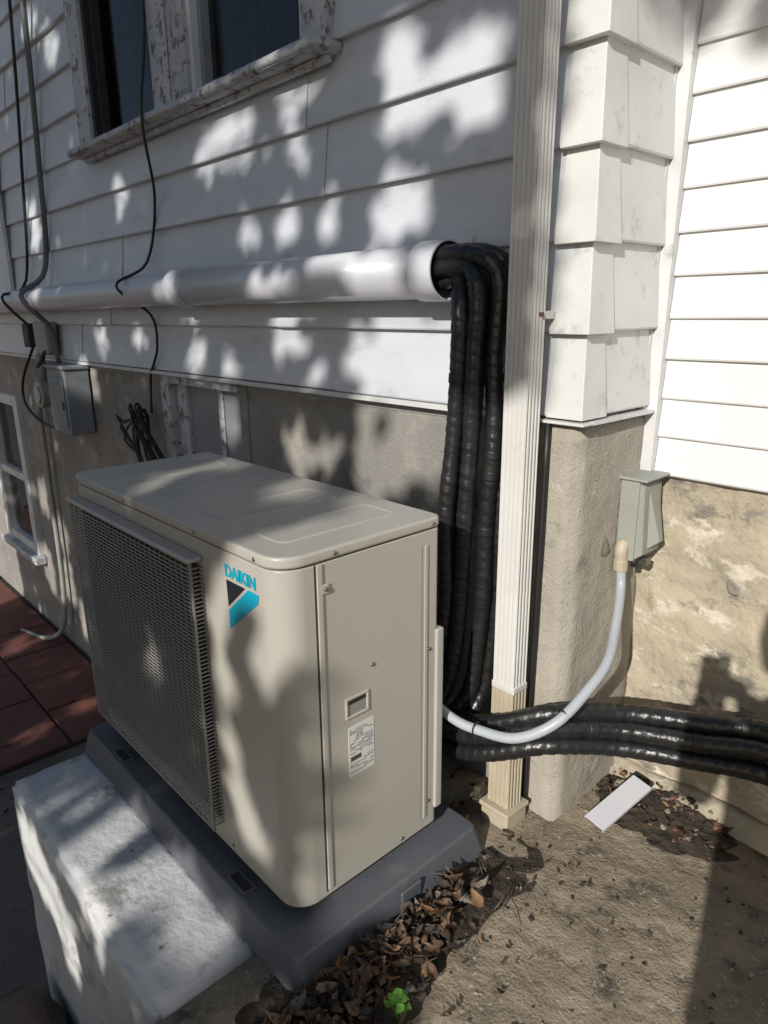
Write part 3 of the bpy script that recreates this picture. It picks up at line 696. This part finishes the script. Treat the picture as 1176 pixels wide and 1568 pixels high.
for i in range(45):
    x=rn.gauss(.04,.06);y=rn.uniform(-.95,-.2);a=rn.uniform(0,6.28);l=rn.uniform(.02,.08)
    if x<-.04:x=-.02
    p=Vector((x,y,.015+rn.random()*.03));dd=Vector((math.cos(a),math.sin(a),rn.uniform(-.2,.3)))
    pts=[p,p+dd*l*.5+Vector((rn.uniform(-1,1),rn.uniform(-1,1),0))*.006,p+dd*l];parts.append(sweep(pts,.0010,5))
merge('twig_litter',parts,M['twig'],None,True)
parts=[]
for i in range(9):
    a=i*2.4;r_=.005+.0018*i;p=Vector((.115+r_*math.cos(a),-.668+r_*math.sin(a),.045+.002*(9-i)))
    V,F=leaf(rn,Vector((0,0,0)),.021,.35,.8);parts.append(([v+p for v in V],F))
for i in range(5):
    a=i*1.3;parts.append(sweep([Vector((.115,-.668,.0)),Vector((.115+.012*math.cos(a),-.668+.012*math.sin(a),.045))],.001,5))
merge('weed_plant',parts,M['green'],None,True)
# ------------------------------------------------------------ tree
GAPS=[tuple(map(float,s.split(','))) for s in """-2.76,2.39,.09,.06
-2.97,2.53,.08,.05
-1.34,1.80,.11,.03
-1.23,1.79,.04,.04
-1.45,1.79,.05,.05
-1.39,1.73,.13,.025
-.96,1.70,.04,.03
-.98,1.83,.08,.02
-.55,1.84,.05,.06
-.51,1.71,.08,.04
-.28,1.80,.04,.025
-.29,1.69,.04,.04
-.38,1.77,.02,.04
-.55,1.50,.03,.07
-.62,1.46,.02,.05
-.84,1.50,.03,.04
-1.03,1.50,.06,.04
-1.24,1.50,.04,.03
-.48,1.50,.03,.04
-.36,1.29,.05,.03
-.52,1.28,.03,.04
-.63,1.30,.03,.03
-.76,1.31,.03,.02
-.94,1.27,.03,.02
-1.65,1.28,.05,.03
-1.07,1.19,.07,.05
-.71,1.14,.04,.07
-.59,1.18,.04,.03
-.56,1.06,.06,.03
-.44,1.14,.05,.06
-.36,1.10,.05,.07
-1.43,1.06,.04,.03
-1.67,1.09,.04,.06
-.92,1.07,.03,.02
-2.17,1.16,.04,.03
-2.58,1.12,.05,.05
-1.06,.81,.05,.08
-1.54,.88,.05,.08
-.71,.94,.03,.06
-.67,.81,.09,.06
-.47,.90,.08,.09
-.90,.82,.04,.04
-.57,.98,.05,.03
-2.84,.92,.06,.08
-3.96,.12,.08,.12
-4.06,-.42,.10,.16
-3.67,-.40,.08,.15
-3.67,-.09,.08,.10
-3.46,-.61,.08,.13
-1.00,.66,.05,.02
-.40,.56,.06,.03
-.65,.63,.05,.02
-.44,.68,.04,.015
-1.01,.53,.02,.02
-.48,.48,.03,.02
-.50,.42,.05,.03
-.375,.42,.05,.04
-.43,.27,.035,.06
-.59,.16,.02,.05
-.56,-.12,.03,.06
-.50,-.18,.02,.05
-.59,.31,.02,.04
-.60,.01,.02,.04
-.89,.10,.02,.03
-1.03,-.49,.07,.03
-1.03,-.41,.05,.02
-.81,-.42,.06,.025
-.86,-.49,.05,.03
-.58,-.42,.04,.02
-.68,-.42,.03,.02
-1.29,-.47,.04,.015
-1.31,-.69,.07,.12
-1.14,-.78,.06,.12
-1.41,-.67,.04,.09
-.88,-.54,.05,.05
-4.05,-1.02,.12,.03
-2.99,-.99,.05,.03
-2.99,-1.14,.05,.03
-3.3,1.7,.05,.12
-2.2,1.72,.05,.03
-3.1,1.3,.05,.03""".split()]
def world_from_oblique(X,Z,y):
    t=-y/.847
    return Vector((X+.300*t,y,Z+.438*t))
def tree():
    T=empty('shade_tree');rt=random.Random(21)
    base=world_from_oblique(-3.1,-4.1,-5.6)
    crown=world_from_oblique(-1.9,.6,-5.4)
    trunk=spline([(base.x,base.y,-.95),(base.x+.05,base.y,.3),(base.x+.2,base.y+.05,1.6),(crown.x-.1,crown.y,2.7),(crown.x,crown.y,4.1),(crown.x+.1,crown.y,5.6)],.15)
    parts=[sweep(trunk,.12,12,rf=lambda t:1.15-1.0*t)]
    def blocked(X,Z,pad):
        for gx,gz,rx,rz in GAPS:
            if abs(X-gx)<rx+pad and abs(Z-gz)<rz+pad and ((X-gx)/(rx+pad))**2+((Z-gz)/(rz+pad))**2<1: return True
        return False
    def want(X,Z):
        edge=(-.360 if Z<.36 else -.388)+.010*noise.noise(Vector((0,Z*7,2)))
        n=noise.noise(Vector((X*3,Z*2,4)))
        if X<edge: return 1.0 if X>-3 else .92
        if X<-.10+.06*n and Z>.98+.25*(X+.42): return .97
        if X<-.10+.05*n and X>-.40 and Z<-.27-.15*max(0,-.12-X): return .85
        if X<1.3 and Z>1.84+.15*X+.15*n: return .30+.5*n
        return 0
    sd=(-d).normalized()
    def tleaf(c,size):
        n=(sd+Vector((rt.gauss(0,.38),rt.gauss(0,.38),rt.gauss(0,.38)))).normalized()
        u=n.orthogonal().normalized();u=(Matrix.Rotation(rt.uniform(0,6.28),3,n)@u);v=n.cross(u)
        prof=[(-.5,.03),(-.2,.30),(.1,.31),(.5,.0)]
        V=[]
        for t,w_ in prof:
            for s in (-1,0,1): V.append(c+u*t*size+v*s*w_*size+n*(abs(s)*.08-.15*t*t)*size)
        F=[]
        for i in range(3):
            for s in range(2):
                a=i*3+s;F.append((a,a+1,a+4,a+3))
        return V,F
    leaves=[];cell=.045;tips=[]
    X=-4.8
    while X<1.35:
        Z=-1.5
        while Z<2.9:
            x=X+rt.uniform(-.02,.02);z=Z+rt.uniform(-.02,.02);w_=want(x,z)
            if rt.random()<w_:
                s=rt.uniform(.10,.15)
                if not blocked(x,z,s*.32):
                    y=-rt.uniform(4.3,6.3);leaves.append(tleaf(world_from_oblique(x,z,y),s))
                    if rt.random()<.02: tips.append((x,z,y))
            Z+=cell
        X+=cell
    for X,Z,y in tips:
        p=world_from_oblique(X,Z,y)
        kk=[i for i in range(8,len(trunk)) if trunk[i].z<p.z+.1]
        q=trunk[kk[-1]] if kk else trunk[9]
        mid=(p+q)/2+Vector((rt.uniform(-.2,.2),rt.uniform(-.2,.2),.2))
        parts.append(sweep(spline([q,mid,p],.3),.008,4,rf=lambda t:1.1-.8*t))
    merge('trunk_and_limbs',parts,M['bark'],T,True)
    merge('foliage',leaves,M['treeleaf'],T,True)
tree()
# ------------------------------------------------------------ photographer
def person():
    PH=empty('photographer')
    f=Vector((-.735,.678,0));r=Vector((.678,.735,0));o0=Vector((1.11,-1.60,0))
    def W_(a,b,z): return o0+f*a+r*b+Vector((0,0,z))
    V=[];E=[];Rd=[]
    def add(p,rad,prev=None):
        V.append(p);Rd.append(rad)
        if prev is not None:E.append((prev,len(V)-1))
        return len(V)-1
    pel=add(W_(0,0,.84),(.14,.11));s1=add(W_(0,0,1.0),(.125,.10),pel);s2=add(W_(0,0,1.2),(.15,.11),s1);s3=add(W_(0,0,1.33),(.12,.09),s2);nk=add(W_(.01,0,1.40),(.055,.055),s3)
    for sd in (-1,1):
        h=add(W_(0,sd*.09,.76),(.09,.095),pel);k=add(W_(.02,sd*.10,.45),(.06,.065),h);an=add(W_(-.02,sd*.11,.09),(.04,.045),k);to_=add(W_(.14,sd*.12,.035),(.04,.03),an)
    me=bpy.data.meshes.new('body');me.from_pydata(V,E,[]);o=bpy.data.objects.new('body',me);COL.objects.link(o);o.parent=PH
    def skinmod(o,Rd,root=0):
        sm=o.modifiers.new('s','SKIN')
        for i,v in enumerate(o.data.skin_vertices[0].data):
            rr=Rd[i];v.radius=rr if isinstance(rr,tuple) else (rr,rr);v.use_root=(i==root)
        sm.use_smooth_shade=True
        ss=o.modifiers.new('ss','SUBSURF');ss.levels=2;ss.render_levels=2
    skinmod(o,Rd);me.materials.append(M['cloth'])
    for sd in (-1,1):
        hand=C-f*.035+r*sd*.042+Vector((0,0,-.045))
        pts=[W_(0,sd*.13,1.32),W_(.02,sd*.18,1.28),W_(.08,sd*.18,1.06),(hand+W_(.08,sd*.18,1.06))/2+Vector((0,0,-.03)),hand-f*.03]
        me=bpy.data.meshes.new('arm');me.from_pydata(pts,[(i,i+1) for i in range(4)],[]);a=bpy.data.objects.new('arm_%s'%('l' if sd<0 else 'r'),me);COL.objects.link(a);a.parent=PH;me.materials.append(M['cloth'])
        skinmod(a,[.07,.06,.05,.038,.03])
        hv=[hand-f*.03,hand-f*.005];he=[(0,1)];hr=[.024,.026]
        for q in range(4):
            b0=hand+Vector((0,0,.024-.016*q));hv+=[b0,b0+f*.012-r*sd*.012,b0+f*.006-r*sd*.03];n_=len(hv);he+=[(1,n_-3),(n_-3,n_-2),(n_-2,n_-1)];hr+=[.010,.008,.007]
        hv+=[hand-f*.022-r*sd*.015+Vector((0,0,.02)),hand-f*.022-r*sd*.035+Vector((0,0,.025))];n_=len(hv);he+=[(1,n_-2),(n_-2,n_-1)];hr+=[.010,.008]
        me=bpy.data.meshes.new('hand');me.from_pydata(hv,he,[]);a=bpy.data.objects.new('hand_%s'%('l' if sd<0 else 'r'),me);COL.objects.link(a);a.parent=PH;me.materials.append(M['skin']);skinmod(a,hr)
    bm=bmesh.new();bmesh.ops.create_uvsphere(bm,u_segments=28,v_segments=20,radius=1)
    for v in bm.verts:
        p=v.co.copy();x=p.x*.095;y=p.y*.075;z=p.z*.118
        if p.z<0:x*=1+.12*p.z;y*=1+.3*p.z
        if p.x>.85 and abs(p.y)<.2 and -.3<p.z<.15:x+=.02*(1-abs(p.y)*5)
        v.co=Vector((x,y,z))
    me=bpy.data.meshes.new('head');bm.to_mesh(me);bm.free();h=bpy.data.objects.new('head',me);COL.objects.link(h);h.parent=PH
    h.location=W_(.03,0,1.495);h.rotation_euler=(0,math.radians(12),math.atan2(f.y,f.x));me.materials.append(M['skin'])
    for p in me.polygons:p.use_smooth=True
    bm=bmesh.new();bmesh.ops.create_uvsphere(bm,u_segments=28,v_segments=20,radius=1)
    for v in bm.verts:
        p=v.co;k=1.08+.03*noise.noise(p*3)
        v.co=Vector((p.x*.097*k-.012,p.y*.082*k,p.z*.118*k+.012))
    bmesh.ops.delete(bm,geom=[v for v in bm.verts if v.co.x>.045 and v.co.z<.07 or v.co.z<-.06],context='VERTS')
    me=bpy.data.meshes.new('hair');bm.to_mesh(me);bm.free();h2=bpy.data.objects.new('hair',me);COL.objects.link(h2);h2.parent=PH;h2.location=h.location;h2.rotation_euler=h.rotation_euler;me.materials.append(M['hair'])
    ph=box('phone',(-.037,-.0045,-.12),(.037,.0045,.03),M['acdark'],PH,.004)
    ph.matrix_world=Matrix.Translation(C-f*.012)@Matrix.Rotation(math.atan2(r.y,r.x),4,'Z')
person()
